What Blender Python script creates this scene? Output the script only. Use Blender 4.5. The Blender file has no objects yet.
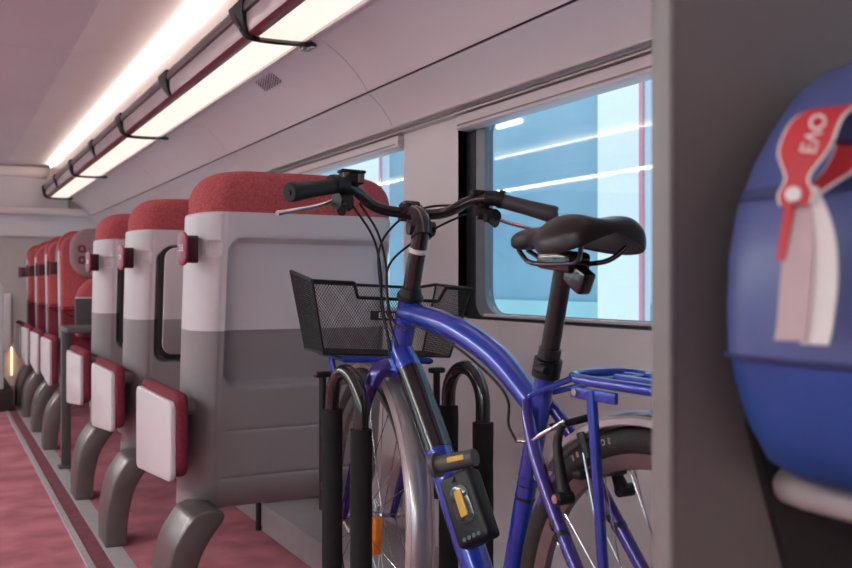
import bpy, bmesh, math, random
from mathutils import Vector, Matrix
random.seed(7)
sc = bpy.context.scene
COL = sc.collection
PI = math.pi

# ------------------------------------------------------------------ materials
def mat(name, col, rough=.5, metal=0., noise=0., nscale=40., bump=0., bscale=200., coat=0., spec=.5, sheen=0., col2=None, detail=4., rvar=0.):
    m = bpy.data.materials.new(name); m.use_nodes = True
    nt = m.node_tree; b = nt.nodes['Principled BSDF']
    b.inputs['Base Color'].default_value = (*col, 1)
    b.inputs['Roughness'].default_value = rough
    b.inputs['Metallic'].default_value = metal
    b.inputs['Coat Weight'].default_value = coat
    b.inputs['Coat Roughness'].default_value = .08
    b.inputs['Specular IOR Level'].default_value = spec
    if sheen: b.inputs['Sheen Weight'].default_value = sheen
    tc = nt.nodes.new('ShaderNodeTexCoord')
    n = nt.nodes.new('ShaderNodeTexNoise'); n.inputs['Scale'].default_value = nscale; n.inputs['Detail'].default_value = detail
    nt.links.new(tc.outputs['Object'], n.inputs['Vector'])
    mx = nt.nodes.new('ShaderNodeMix'); mx.data_type = 'RGBA'
    c2 = col2 or tuple(min(1, c*(1+noise)) for c in col)
    c1 = col if col2 else tuple(c*(1-noise) for c in col)
    mx.inputs[6].default_value = (*c1, 1); mx.inputs[7].default_value = (*c2, 1)
    mr = nt.nodes.new('ShaderNodeMapRange'); mr.inputs[1].default_value = .3; mr.inputs[2].default_value = .7
    nt.links.new(n.outputs['Fac'], mr.inputs[0]); nt.links.new(mr.outputs[0], mx.inputs[0]); nt.links.new(mx.outputs[2], b.inputs['Base Color'])
    if bump:
        n2 = nt.nodes.new('ShaderNodeTexNoise'); n2.inputs['Scale'].default_value = bscale; n2.inputs['Detail'].default_value = 3
        nt.links.new(tc.outputs['Object'], n2.inputs['Vector'])
        bp = nt.nodes.new('ShaderNodeBump'); bp.inputs['Strength'].default_value = bump; bp.inputs['Distance'].default_value = .004
        nt.links.new(n2.outputs['Fac'], bp.inputs['Height']); nt.links.new(bp.outputs['Normal'], b.inputs['Normal'])
    return m

def emit(name, col, s):
    m = bpy.data.materials.new(name); m.use_nodes = True
    nt = m.node_tree; b = nt.nodes['Principled BSDF']
    b.inputs['Base Color'].default_value = (.8, .75, .7, 1)
    b.inputs['Emission Color'].default_value = (*col, 1); b.inputs['Emission Strength'].default_value = s
    return m

def glass(name, tint, refl):
    m = bpy.data.materials.new(name); m.use_nodes = True
    nt = m.node_tree; nt.nodes.clear()
    o = nt.nodes.new('ShaderNodeOutputMaterial'); t = nt.nodes.new('ShaderNodeBsdfTransparent'); g = nt.nodes.new('ShaderNodeBsdfGlossy')
    lw = nt.nodes.new('ShaderNodeLayerWeight'); lw.inputs['Blend'].default_value = .5
    pw = nt.nodes.new('ShaderNodeMath'); pw.operation = 'POWER'; pw.inputs[1].default_value = 3.5
    nt.links.new(lw.outputs['Facing'], pw.inputs[0])
    f = nt.nodes.new('ShaderNodeMath'); f.operation = 'MULTIPLY_ADD'; f.inputs[1].default_value = .35; f.inputs[2].default_value = refl
    nt.links.new(pw.outputs[0], f.inputs[0])
    mx = nt.nodes.new('ShaderNodeMixShader')
    t.inputs[0].default_value = (*tint, 1); g.inputs['Roughness'].default_value = .02
    nt.links.new(f.outputs[0], mx.inputs[0]); nt.links.new(t.outputs[0], mx.inputs[1]); nt.links.new(g.outputs[0], mx.inputs[2])
    nt.links.new(mx.outputs[0], o.inputs['Surface'])
    return m

M = dict(
    wall=mat('pink white laminate', (.60, .56, .57), .38, noise=.03, nscale=3),
    ceil=mat('ceiling laminate', (.67, .635, .655), .42, noise=.03, nscale=2),
    endwall=mat('beige end wall', (.46, .40, .37), .5, noise=.04, nscale=3),
    endwhite=mat('white end trim', (.72, .64, .64), .4, noise=.02),
    seam=mat('dark seam', (.06, .05, .055), .7),
    alu=mat('brushed aluminium', (.62, .58, .58), .32, .85, noise=.05, nscale=60),
    alud=mat('dark aluminium', (.20, .17, .175), .3, .8, noise=.06, nscale=60),
    fascia=mat('rack fascia', (.42, .36, .38), .28, .3, noise=.05, nscale=8),
    rackglass=mat('silver rack edge', (.62, .56, .58), .22, .4, noise=.05, nscale=5),
    rackred=mat('red rack stripe', (.22, .025, .04), .3, noise=.05),
    black=mat('black plastic', (.009, .0085, .009), .45, noise=.1, spec=.35),
    blackgloss=mat('black gloss metal', (.014, .012, .012), .16, coat=.6, noise=.05),
    foam=mat('black foam sleeve', (.012, .011, .0115), .8, spec=.3, noise=.15, bump=.25, bscale=90),
    rubber=mat('tyre rubber', (.020, .018, .018), .7, noise=.15, nscale=120, bump=.2),
    carpet=mat('red carpet', (.24, .058, .082), .95, nscale=5, col2=(.50, .155, .19), detail=10, bump=.5, bscale=260),
    carpetd=mat('dark red carpet edge', (.16, .035, .05), .95, noise=.25, nscale=30, bump=.4, bscale=300),
    rail=mat('grey floor rail', (.40, .37, .38), .45, .2, noise=.06, nscale=20),
    strip=mat('pale floor strip', (.62, .56, .57), .25, .4, noise=.06, nscale=20),
    shell=mat('light seat shell', (.57, .545, .56), .36, noise=.015, nscale=5, bump=.05, bscale=700),
    shelld=mat('grey seat shell', (.235, .218, .226), .42, noise=.03, nscale=6, bump=.06, bscale=700),
    coral=mat('coral red upholstery', (.34, .050, .058), .92, nscale=160, col2=(.50, .115, .125), bump=.4, bscale=500),
    crimson=mat('crimson upholstery', (.135, .008, .022), .9, nscale=160, col2=(.21, .020, .040), bump=.4, bscale=500),
    rose=mat('grey rose upholstery', (.25, .16, .17), .92, nscale=160, col2=(.34, .23, .24), bump=.4, bscale=500),
    emblem=mat('dark red emblem', (.20, .02, .05), .8, noise=.1),
    plate=mat('red seat number plastic', (.24, .012, .035), .28, noise=.06, coat=.3),
    plated=mat('dark red holder', (.06, .004, .012), .4, noise=.1),
    leg=mat('bronze grey leg', (.17, .145, .142), .33, .6, noise=.06, nscale=12),
    frame=mat('blue violet bike paint', (.014, .036, .32), .22, .3, nscale=4, col2=(.022, .065, .50), coat=.9, detail=1),
    purple=mat('violet sheen paint', (.05, .035, .24), .22, .4, noise=.1, nscale=6, coat=.9),
    steel=mat('polished steel', (.62, .6, .6), .22, 1., noise=.03),
    fender=mat('grey fender', (.42, .40, .41), .24, .65, noise=.05, nscale=9, coat=.3),
    fenderp=mat('pale fender edge', (.50, .42, .42), .3, .3, noise=.05),
    rim=mat('rim alloy', (.22, .185, .18), .36, .7, noise=.08, nscale=30),
    saddle=mat('black brown saddle vinyl', (.014, .011, .011), .40, spec=.4, noise=.15, nscale=30, bump=.12, bscale=300, coat=.15),
    grip=mat('dark rubber grip', (.020, .018, .0185), .55, spec=.35, noise=.1, bump=.2, bscale=250),
    greygrip=mat('grey grip', (.05, .046, .048), .45, noise=.1),
    yellow=mat('yellow label', (.62, .36, .04), .5, noise=.1),
    orange=mat('orange reflector', (.75, .20, .01), .25, noise=.1, coat=.6),
    white=mat('white paint', (.75, .72, .72), .5, noise=.02),
    paper=mat('paper tag', (.68, .64, .62), .75, noise=.04, nscale=20),
    paperp=mat('pink paper tag side', (.46, .35, .36), .75, noise=.04),
    tagred=mat('red tag ribbon', (.46, .025, .035), .55, noise=.08, nscale=20),
    bag=mat('slate blue tarpaulin', (.060, .082, .225), .36, nscale=7, col2=(.085, .105, .28), bump=.25, bscale=9),
    bagblue=mat('deep blue tarpaulin', (.014, .060, .25), .36, noise=.15, nscale=9, bump=.25, bscale=12),
    navy=mat('navy strap', (.02, .028, .11), .6, noise=.1),
    part=mat('brown grey partition', (.150, .127, .121), .55, noise=.05, nscale=2.5),
    parte=mat('partition edge', (.20, .18, .175), .4, noise=.04),
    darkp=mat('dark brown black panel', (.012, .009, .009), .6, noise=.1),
    table=mat('dark grey table', (.07, .066, .07), .45, noise=.05),
    darkgrey=mat('charcoal seat underside', (.045, .043, .046), .5, noise=.05),
    gasket=mat('window gasket', (.010, .010, .012), .5),
    winframe=mat('grey blue window frame', (.16, .17, .19), .4, .2, noise=.04),
    blind=mat('blind cassette', (.60, .54, .56), .4, noise=.02),
    bluebody=mat('blue train side', (.20, .38, .50), .35, nscale=1.2, col2=(.32, .49, .60)),
    tealbody=mat('pale teal sill band', (.36, .62, .66), .4, noise=.1, nscale=2),
    whitebody=mat('white pillar paint', (.90, .92, .95), .4, noise=.02),
    redline=mat('red edge line', (.70, .30, .36), .4, noise=.04),
    dbrown=mat('dark brown base', (.035, .016, .013), .6, noise=.1),
    light=emit('warm light diffuser', (1., .81, .69), .36),
    fill_light=emit('boosted fill diffuser opposite', (.93, 1., .985), 11.5),  # unseen opposite diffusers, boosted far above the visible ones as fill light
    cove=emit('warm cove strip', (1., .82, .66), 1.0),
    warm=emit('warm floor lamp', (1., .55, .30), 1.3),
    streak=emit('painted tube reflection', (1., .93, .86), 1.0),  # glow that imitates a lamp mirrored in the window
    glass=glass('blue tinted pane', (.86, .96, 1.), .022),
)

# ------------------------------------------------------------------ mesh helpers
class MB:
    def __init__(s): s.bm = bmesh.new()
    def box(s, a, b, bev=0., seg=2, mi=0, mtx=None):
        a, b = Vector(a), Vector(b); c = (a+b)/2; d = b-a
        r = bmesh.ops.create_cube(s.bm, size=1, matrix=Matrix.Translation(c) @ Matrix.Diagonal((abs(d.x), abs(d.y), abs(d.z), 1)))
        vs = r['verts']
        if bev:
            es = list({e for v in vs for e in v.link_edges})
            rb = bmesh.ops.bevel(s.bm, geom=es, offset=min(bev, .49*min(abs(x) for x in d)), segments=seg, profile=.5, affect='EDGES')
            vs = list({v for f in rb['faces'] for v in f.verts} | {v for v in vs if v.is_valid})
            vs = list({w for v in vs for f in v.link_faces for w in f.verts})
        if mi:
            for f in {f for v in vs for f in v.link_faces}: f.material_index = mi
        if mtx: bmesh.ops.transform(s.bm, matrix=mtx, verts=vs)
        return s
    def grid(s, rows, closed=False, capa=False, capb=False, mi=0):
        R = [[s.bm.verts.new(p) for p in r] for r in rows]
        n = len(R[0])
        for i in range(len(R)-1):
            for j in range(n if closed else n-1):
                k = (j+1) % n
                try:
                    f = s.bm.faces.new((R[i][j], R[i][k], R[i+1][k], R[i+1][j])); f.material_index = mi
                except ValueError: pass
        if capa: f = s.bm.faces.new(list(reversed(R[0]))); f.material_index = mi
        if capb: f = s.bm.faces.new(R[-1]); f.material_index = mi
        return s
    def tube(s, pts, r, n=12, smooth=0, mi=0, flat=None, cap=True):
        pts = [Vector(p) for p in pts]
        rad = r if isinstance(r, (list, tuple)) else [r]*len(pts)
        if smooth: pts, rad = spline(pts, rad, smooth)
        up = None; rows = []
        for i, p in enumerate(pts):
            t = (pts[min(i+1, len(pts)-1)] - pts[max(i-1, 0)]).normalized()
            if up is None:
                up = Vector((0, 0, 1)) if abs(t.z) < .9 else Vector((1, 0, 0))
            up = (up - t*up.dot(t)).normalized(); sd = t.cross(up)
            fx, fy = flat or (1, 1)
            rows.append([p + (sd*math.cos(a)*fx + up*math.sin(a)*fy)*rad[i] for a in (2*PI*k/n for k in range(n))])
        return s.grid(rows, True, cap, cap, mi)
    def lathe(s, prof, c, n=48, axis='X', mi=0, a0=0, a1=None, closedprof=True):
        """prof: (radius, along-axis) ; revolved about an axis through c"""
        full = a1 is None; rows = []
        N = n if full else n+1
        for i in range(N):
            a = 2*PI*i/n if full else a0+(a1-a0)*i/n
            row = []
            for r, h in prof:
                if axis == 'X': p = (c[0]+h, c[1]+r*math.cos(a), c[2]+r*math.sin(a))
                elif axis == 'Y': p = (c[0]+r*math.cos(a), c[1]+h, c[2]+r*math.sin(a))
                else: p = (c[0]+r*math.cos(a), c[1]+r*math.sin(a), c[2]+h)
                row.append(p)
            rows.append(row)
        if full: rows.append(rows[0])
        s.grid(rows, closedprof, (not full) and closedprof, (not full) and closedprof, mi)
        if full: bmesh.ops.remove_doubles(s.bm, verts=s.bm.verts, dist=1e-6)
        return s
    def cyl(s, a, b, r, n=20, r2=None, mi=0):
        return s.tube([a, b], [r, r if r2 is None else r2], n, mi=mi)
    def prism(s, poly, frm, bev=0., seg=2, mi=0):
        """poly of 2-D points; frm(u, v, w) -> 3-D, w from 0 to 1"""
        a = [s.bm.verts.new(frm(u, v, 0)) for u, v in poly]; b = [s.bm.verts.new(frm(u, v, 1)) for u, v in poly]
        n = len(a); fs = [s.bm.faces.new(a), s.bm.faces.new(list(reversed(b)))]
        for i in range(n): fs.append(s.bm.faces.new((a[i], b[i], b[(i+1) % n], a[(i+1) % n])))
        for f in fs: f.material_index = mi
        if bev:
            es = list(set(fs[0].edges) | set(fs[1].edges))
            bmesh.ops.recalc_face_normals(s.bm, faces=fs)
            bmesh.ops.bevel(s.bm, geom=es, offset=bev, segments=seg, profile=.5, affect='EDGES', clamp_overlap=True)
        return s
    def pillow(s, outline, frm, depth, r, steps=4, bulge=0., mi=0):
        """rounded slab: 2-D outline (CCW), frm(u, v, w) with w in 0..depth"""
        def off(d): return offset_poly(outline, d)
        rows = []
        for i in range(steps+1):
            a = PI/2*i/steps
            rows.append([frm(u, v, r*(1-math.sin(a))) for u, v in off(r*(1-math.cos(a)))][:] if False else
                        [frm(u, v, r*(1-math.cos(PI/2-a)) if False else r-r*math.sin(PI/2-a)) for u, v in off(-(r-r*math.cos(PI/2-a)))])
        back = []
        for i in range(steps+1):
            a = PI/2*i/steps
            back.append([frm(u, v, depth-r+r*math.sin(a)) for u, v in off(-(r-r*math.cos(a)))])
        if bulge:
            c = (sum(p[0] for p in outline)/len(outline), sum(p[1] for p in outline)/len(outline))
            last = off(-r)
            for k in (.85, .65, .4, .15):
                back.append([frm(c[0]+(u-c[0])*k, c[1]+(v-c[1])*k, depth+bulge*(1-k**2)) for u, v in last])
        return s.grid(rows+back, True, True, True, mi)
    def xf(s, m): bmesh.ops.transform(s.bm, matrix=m, verts=s.bm.verts); return s
    def build(s, name, mats, parent=None, smooth=35, root=None):
        bmesh.ops.recalc_face_normals(s.bm, faces=s.bm.faces)
        me = bpy.data.meshes.new(name)
        if root is not None: bmesh.ops.transform(s.bm, matrix=Matrix.Translation(-Vector(root)), verts=s.bm.verts)
        s.bm.to_mesh(me); s.bm.free()
        for m in (mats if isinstance(mats, (list, tuple)) else [mats]): me.materials.append(m)
        if smooth:
            me.shade_smooth(); me.set_sharp_from_angle(angle=math.radians(smooth))
        o = bpy.data.objects.new(name, me); COL.objects.link(o)
        if parent: o.parent = parent
        return o

def spline(pts, rad, k):
    P = [pts[0]*2-pts[1]] + pts + [pts[-1]*2-pts[-2]]; R = [rad[0]]+list(rad)+[rad[-1]]
    op, orr = [], []
    for i in range(1, len(P)-2):
        for j in range(k):
            t = j/k
            a, b, c, d = P[i-1], P[i], P[i+1], P[i+2]
            op.append(.5*((2*b)+(c-a)*t+(2*a-5*b+4*c-d)*t*t+(3*b-a-3*c+d)*t**3)); orr.append(R[i]+(R[i+1]-R[i])*t)
    op.append(P[-2]); orr.append(R[-2])
    return op, orr

def offset_poly(p, d):
    if abs(d) < 1e-9: return list(p)
    n = len(p); out = []
    for i in range(n):
        a, b, c = Vector(p[i-1]), Vector(p[i]), Vector(p[(i+1) % n])
        e1 = (b-a).normalized(); e2 = (c-b).normalized()
        n1 = Vector((e1.y, -e1.x)); n2 = Vector((e2.y, -e2.x)); m = n1+n2
        m = m/max(.3, m.dot(n1)) if m.length > 1e-6 else n1
        out.append((b.x+m.x*d, b.y+m.y*d))
    return out

def rrect(x0, y0, x1, y1, r, k=6):
    """CCW rounded rectangle; r may be one radius or four (bl, br, tr, tl)"""
    R = r if isinstance(r, (tuple, list)) else [r]*4
    out = []
    for (cx, cy, a0, rr) in ((x0+R[0], y0+R[0], PI, R[0]), (x1-R[1], y0+R[1], 1.5*PI, R[1]), (x1-R[2], y1-R[2], 0, R[2]), (x0+R[3], y1-R[3], .5*PI, R[3])):
        for i in range(k+1):
            a = a0+PI/2*i/k; out.append((cx+rr*math.cos(a), cy+rr*math.sin(a)))
    return out

def thing(name, label, cat, loc=(0, 0, 0), group=None):
    o = bpy.data.objects.new(name, None); COL.objects.link(o); o.location = loc; o.empty_display_size = .05
    return tag(o, label, cat, group)
def tag(o, label, cat, group=None):
    o['label'] = label; o['category'] = cat
    if group: o['group'] = group
    return o
def struct(o, label=None):
    o['kind'] = 'structure'
    if label: o['label'] = label
    return o
def dup(root, loc, label):
    r = root.copy(); COL.objects.link(r); r.location = loc; r['label'] = label
    for ch in list(root.children):
        c = ch.copy(); COL.objects.link(c); c.parent = r
        for g in list(ch.children):
            d = g.copy(); COL.objects.link(d); d.parent = c
    return r
def text(name, body, size, m, mtx, parent, extrude=.0004):
    cu = bpy.data.curves.new(name+'_curve', 'FONT'); cu.body = body; cu.size = size; cu.extrude = extrude
    cu.align_x = 'CENTER'; cu.align_y = 'CENTER'
    t = bpy.data.objects.new(name+'_tmp', cu); COL.objects.link(t); bpy.context.view_layer.update()
    me = bpy.data.meshes.new_from_object(t.evaluated_get(bpy.context.evaluated_depsgraph_get()))
    bpy.data.objects.remove(t); bpy.data.curves.remove(cu)
    me.name = name; me.materials.clear(); me.materials.append(m); me.transform(mtx)
    o = bpy.data.objects.new(name, me); COL.objects.link(o); o.parent = parent
    return o
def basis(x, y, z, o):
    x, y, z = Vector(x).normalized(), Vector(y).normalized(), Vector(z).normalized()
    return Matrix(((x.x, y.x, z.x, o[0]), (x.y, y.y, z.y, o[1]), (x.z, y.z, z.z, o[2]), (0, 0, 0, 1)))

# ------------------------------------------------------------------ the coach: shell
Y0, Y1 = -8.0, 9.4
XW, CX = 1.42, -.2            # right wall plane, centre line of the coach
XL = 2*CX-XW
def mir(x): return 2*CX-x
struct(MB().box((XL-.1, Y0, -.06), (.44, Y1, 0)).build('floor', M['carpet'], smooth=0))
struct(MB().box((.44, Y0, -.06), (.466, Y1, .006), .002).build('trim_1', M['strip'], smooth=0))
struct(MB().box((.466, Y0, -.06), (.522, Y1, .001)).build('trim_2', M['carpetd'], smooth=0))
struct(MB().box((.522, Y0, -.06), (.588, Y1, .003), .001).build('trim_3', M['rail'], smooth=0))
struct(MB().box((.588, Y0, -.06), (XW+.02, Y1, 0)).build('floor_under_seats', M['carpet'], smooth=0)).name = 'floor.001'
# wall plinth with its rubber end strip
struct(MB().box((1.10, Y0, 0), (XW, 3.42, .107), .006).box((1.12, 3.46, 0), (XW, Y1-.05, .20), .006).build('baseboard_right', M['rail'], smooth=30))
struct(MB().tube([(1.093, 3.44, .0), (1.093, 3.44, .125), (1.11, 3.44, .14), (1.40, 3.44, .14)], .011, 8).build('trim_4', M['black']))

def wall_side(side):
    mx = (lambda x: x) if side == 'right' else mir
    def B(mb, x0, y0, z0, x1, y1, z1, bev=0): mb.box((min(mx(x0), mx(x1)), y0, z0), (max(mx(x0), mx(x1)), y1, z1), bev)
    mb = MB()
    B(mb, XW, Y0, 0, XW+.1, Y1, .845)
    B(mb, XW, Y0, 1.49, XW+.1, Y1, 1.62)
    edges = [Y0]
    for (a, b) in WIN: edges += [a, b]
    edges.append(Y1)
    for i in range(0, len(edges), 2): B(mb, XW, edges[i], .845, XW+.1, edges[i+1], 1.49)
    struct(mb.build('wall_'+side, M['wall'], smooth=0))
    # upper panels: convex curve from the rack down to a seam, then a lower flap
    def arc(p, q, bul, n=10):
        p, q = Vector(p), Vector(q); d = q-p; nn = Vector((d.y, -d.x)).normalized()*(-1)
        return [p+d*(i/n)+nn*bul*4*(i/n)*(1-i/n) for i in range(n+1)]
    up = arc((1.085, 1.772), (1.288, 1.603), .022); lo = arc((1.291, 1.596), (1.383, 1.487), .010, 6)
    seams = [Y0, -5.65, -3.95, -2.25, -.55, 1.12, 2.85, 4.55, 6.25, 7.95, Y1]
    mb = MB()
    for i in range(len(seams)-1):
        for pl in (up, lo):
            pr = [(p.x, p.y) for p in pl] + [(pl[-1].x+.02, pl[-1].y+.01)] + [(p.x+.022, p.y+.016) for p in reversed(pl[:-1])]
            ya, yb = seams[i]+.002, seams[i+1]-.002
            mb.prism(pr, lambda u, v, w: (mx(u), ya+(yb-ya)*w, v))
    struct(mb.build('trim_upper_'+side, M['ceil'], smooth=40)).name = 'trim_%d' % (5 if side == 'right' else 6)
    bk = MB(); q = up + lo
    pr = [(p.x+.012, p.y+.008) for p in q]+[(p.x+.03, p.y+.03) for p in reversed(q)]
    bk.prism(pr, lambda u, v, w: (mx(u), Y0+(Y1-Y0)*w, v))
    struct(bk.build('trim_%d' % (7 if side == 'right' else 8), M['seam'], smooth=0))
    # ledge above the windows
    lg = MB()
    lg.prism([(1.375, 1.483), (1.383, 1.476), (XW+.01, 1.482), (XW+.01, 1.50), (1.39, 1.50)], lambda u, v, w: (mx(u), Y0+(Y1-Y0)*w, v))
    lg.prism([(1.400, 1.470), (XW+.01, 1.462), (XW+.01, 1.478), (1.400, 1.477)], lambda u, v, w: (mx(u), Y0+(Y1-Y0)*w, v))
    struct(lg.build('trim_%d' % (9 if side == 'right' else 10), M['alu'], smooth=0))

WIN = [(-7.9, -6.45), (-6.12, -4.67), (-4.33, -2.88), (-2.55, -1.1), (-.75, .72), (1.02, 2.466), (2.84, 4.28), (4.62, 6.06), (6.40, 7.84), (8.18, 9.25)]
wall_side('right'); wall_side('left')
nw = 0
for side in ('right', 'left'):
    mx = (lambda x: x) if side == 'right' else mir
    for (a, b) in WIN:
        nw += 1
        out = rrect(a, .845, b, 1.49, .004, 6); inn = rrect(a+.085, .862, b-.085, 1.49-.035, (.07, .07, .05, .05), 6)
        mid = rrect(a+.05, .850, b-.05, 1.49-.03, (.05, .05, .05, .05), 6)
        mb = MB()
        X = lambda t: mx(XW+t)
        rows = [[(X(.001), u, v) for u, v in out], [(X(.03), u, v) for u, v in out]]
        mb.grid(rows, True, mi=0)
        mb.grid([[(X(.03), u, v) for u, v in out], [(X(.03), u, v) for u, v in mid], [(X(.036), u, v) for u, v in mid]], True, mi=1)
        mb.grid([[(X(.034), u, v) for u, v in mid], [(X(.045), u, v) for u, v in inn], [(X(.075), u, v) for u, v in inn]], True, mi=2)
        w = struct(mb.build('window_%d' % nw, [M['wall'], M['gasket'], M['winframe']], smooth=40))
        g = MB(); g.grid([[(X(.060), u, v) for u, v in inn], [(X(.064), u, v) for u, v in inn]], True, True, True)
        g.build('pane', M['glass'], w, smooth=0)
        # pale bead lines round the glass foot
        bd = MB(); bd.box((min(X(.03), X(.05)), a+.1, .852), (max(X(.03), X(.05)), b-.1, .8605), .002)
        bd.build('sill_bead', M['blind'], w, smooth=0)
wl = ['beside the bicycle handlebar', 'behind the first seat row', 'behind the second seat row', 'over the facing seats', 'last before the end wall']
for i, (a, b) in enumerate(WIN[5:]):
    t = MB(); t.prism([(1.404, 1.463), (1.401, 1.44), (1.403, 1.425), (1.41, 1.420), (1.449, 1.420), (1.449, 1.466)], lambda u, v, w: (u, a+.012+(b-a-.030)*w, v), .001)
    o = t.build('window_blind', M['blind'], smooth=40)
    tag(o, 'pale rolled up blind cassette along the window top, '+wl[i], 'window blind', 'window blinds on the right wall')
    MB().box((1.3995, a+.03, 1.432), (1.403, b-.03, 1.4365)).build('bottom_rail', M['alud'], o, smooth=0)

# ceiling: flat centre panel, raised side panels running into the light cove
mb = MB()
for (ya, yb) in ((Y0, -5.96), (-5.96, -4.44), (-4.44, -2.92), (-2.92, -1.4), (-1.4, .1), (.1, 1.62), (1.62, 3.14), (3.14, 4.66), (4.66, 6.18), (6.18, 7.7), (7.7, Y1)):
    mb.box((mir(.56), ya+.0015, 2.056), (.56, yb-.0015, 2.09))
struct(mb.build('ceiling', M['ceil'], smooth=0))
for sgn in (0, 1):
    f = (lambda x: x) if sgn == 0 else mir
    mb = MB()
    pr = [(.56, 2.0565), (.62, 2.062), (.74, 2.066), (.86, 2.064), (.915, 2.060), (.95, 2.075), (.95, 2.11), (.56, 2.11)]
    for (ya, yb) in ((Y0, -5.96), (-5.96, -4.44), (-4.44, -2.92), (-2.92, -1.4), (-1.4, .1), (.1, 1.62), (1.62, 3.14), (3.14, 4.66), (4.66, 6.18), (6.18, 7.7), (7.7, Y1)):
        mb.prism(pr, lambda u, v, w: (f(u), ya+.0015+(yb-ya-.003)*w, v))
    struct(mb.build('ceiling.001', M['ceil'], smooth=45))
    struct(MB().box((min(f(.50), f(1.5)), Y0, 2.115), (max(f(.50), f(1.5)), Y1, 2.13)).box((min(f(1.46), f(1.5)), Y0, 1.6), (max(f(1.46), f(1.5)), Y1, 2.115)).build('ceiling.002', M['seam'], smooth=0))

# end walls
mb = MB(); mb.box((XL-.1, Y1, -.06), (XW+.1, Y1+.06, 2.12)); struct(mb.build('wall_far', M['endwall'], smooth=0))
struct(MB().box((XL, Y1-.05, 1.955), (.95, Y1, 2.05), .012).box((XL, Y1-.10, 1.60), (1.33, Y1, 1.665), .012)
       .box((XL, Y1-.03, 1.395), (1.40, Y1, 1.412), .004).build('trim_11', M['endwhite'], smooth=40))
struct(MB().box((XL, Y1-.02, 1.412), (1.42, Y1, 1.60)).box((XL, Y1-.02, 1.665), (1.1, Y1, 1.955)).build('trim_12', M['ceil'], smooth=0))
struct(MB().box((XL-.1, Y0-.06, -.06), (XW+.1, Y0, 2.12)).build('wall_near', M['wall'], smooth=0))

# ------------------------------------------------------------------ luggage racks with their lights
def rack(side):
    f = (lambda x: x) if side == 0 else mir
    r = thing('luggage_rack', 'long overhead luggage rack with warm light strip above the red seats' if side == 0 else
              'opposite overhead luggage rack with light strip, outside the frame on the other wall', 'luggage rack', (f(.9), Y0, 1.76))
    base = (f(.9), Y0, 1.76); ye = 9.28; ya = Y0+.02
    E = lambda mb, poly, a=ya, b=ye, bev=0: mb.prism(poly, lambda u, v, w: (f(u), a+(b-a)*w, v), bev)
    def go(mb, n, m, sm=40, par=None): return mb.build(n, m, par or r, sm, base)
    go(E(MB(), [(.938, 2.045), (.878, 1.862), (.892, 1.857), (.958, 2.04)]), 'fascia', M['fascia'])
    go(E(MB(), [(.925, 2.062), (.932, 2.036), (.946, 2.034), (.950, 2.05)]), 'cove_light', M['cove'], 0)
    go(E(MB(), [(.868, 1.862), (.873, 1.869), (.885, 1.867), (.885, 1.857)]), 'lip_bead', M['strip'], 0)
    go(E(MB(), [(.866, 1.858), (.862, 1.842), (.866, 1.826), (.878, 1.822), (.892, 1.83), (.892, 1.858)]), 'front_rail', M['alud'])
    go(E(MB(), [(.876, 1.824), (.880, 1.790), (.889, 1.7685), (.905, 1.768), (.905, 1.824)]), 'front_edge', M['rackglass'])
    go(E(MB(), [(.889, 1.7675), (.899, 1.7605), (.928, 1.7605), (.930, 1.775), (.889, 1.775)]), 'red_stripe', M['rackred'])
    go(E(MB(), [(1.078, 1.765), (1.080, 1.757), (1.086, 1.756), (1.088, 1.763), (1.094, 1.756), (1.102, 1.762), (1.10, 1.775), (1.078, 1.775)]), 'rear_rail', M['alu'])
    go(E(MB(), [(.90, 1.776), (1.11, 1.776), (1.36, 1.80), (1.36, 1.815), (.90, 1.815)]), 'shelf', M['fascia'], 0)
    y = ya; step = 1.1
    while y < ye-.05:
        b = min(y+step, ye-.02)
        go(E(MB(), [(.931, 1.764), (1.076, 1.764), (1.076, 1.774), (.931, 1.774)], y+.002, b-.002), 'light_diffuser', M['light' if side == 0 else 'fill_light'], 0)
        y += step
    k = 0
    for yb in (-6.95, -5.85, -4.75, -3.65, -2.55, -1.45, -.35, .74, 1.84, 2.93, 4.05, 5.17, 6.2, 7.25, 8.3, 9.22):
        # wedge on the front edge, and on every second one a strap under the lights
        mb = MB(); mb.prism([(.858, 1.866), (.860, 1.822), (.872, 1.785), (.884, 1.765), (.900, 1.766), (.90, 1.83), (.885, 1.868)],
                            lambda u, v, w: (f(u), yb+.02+(w-.5)*(.035+1.35*max(0, v-1.765))-(1.86-v)*.3, v), .003)
        br = go(mb, 'bracket', M['black'])
        if k % 2 == 1:
            mb = MB(); P = [(.872, yb+.03, 1.862), (.868, yb+.01, 1.81), (.884, yb-.01, 1.762), (.93, yb-.02, 1.748), (1.04, yb-.03, 1.747), (1.105, yb-.01, 1.755)]
            mb.tube([(f(a), b, c) for a, b, c in P], [.010, .011, .011, .009, .009, .011], 8, smooth=4)
            mb.box((min(f(1.09), f(1.125)), yb-.03, 1.745), (max(f(1.09), f(1.125)), yb+.05, 1.765), .005)
            go(mb, 'strap', M['blackgloss'], par=br)
        k += 1
    return r
rack(0); rack(1)

# air vent in the side ceiling panel
vn = MB(); P0, P1 = Vector((1.142, 3.40, 1.7535)), Vector((1.142, 3.62, 1.7535))
nrm = Vector((-.60, 0, -.80)).normalized(); tx = Vector((.80, 0, -.60)); ty = Vector((0, 1, 0))
C0 = Vector((1.138, 3.47, 1.745))
for i in range(13):
    for j in range(6):
        p = C0+ty*(i-6)*.016+tx*((j-2.5)*.0105+(.005 if i % 2 else 0)); vn.cyl(p+nrm*.0, p+nrm*.0025, .0034, 8)
vo = vn.build('air_vent', M['seam'], smooth=0)
tag(vo, 'small perforated air vent in the curved ceiling panel below the rack', 'air vent')

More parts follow.
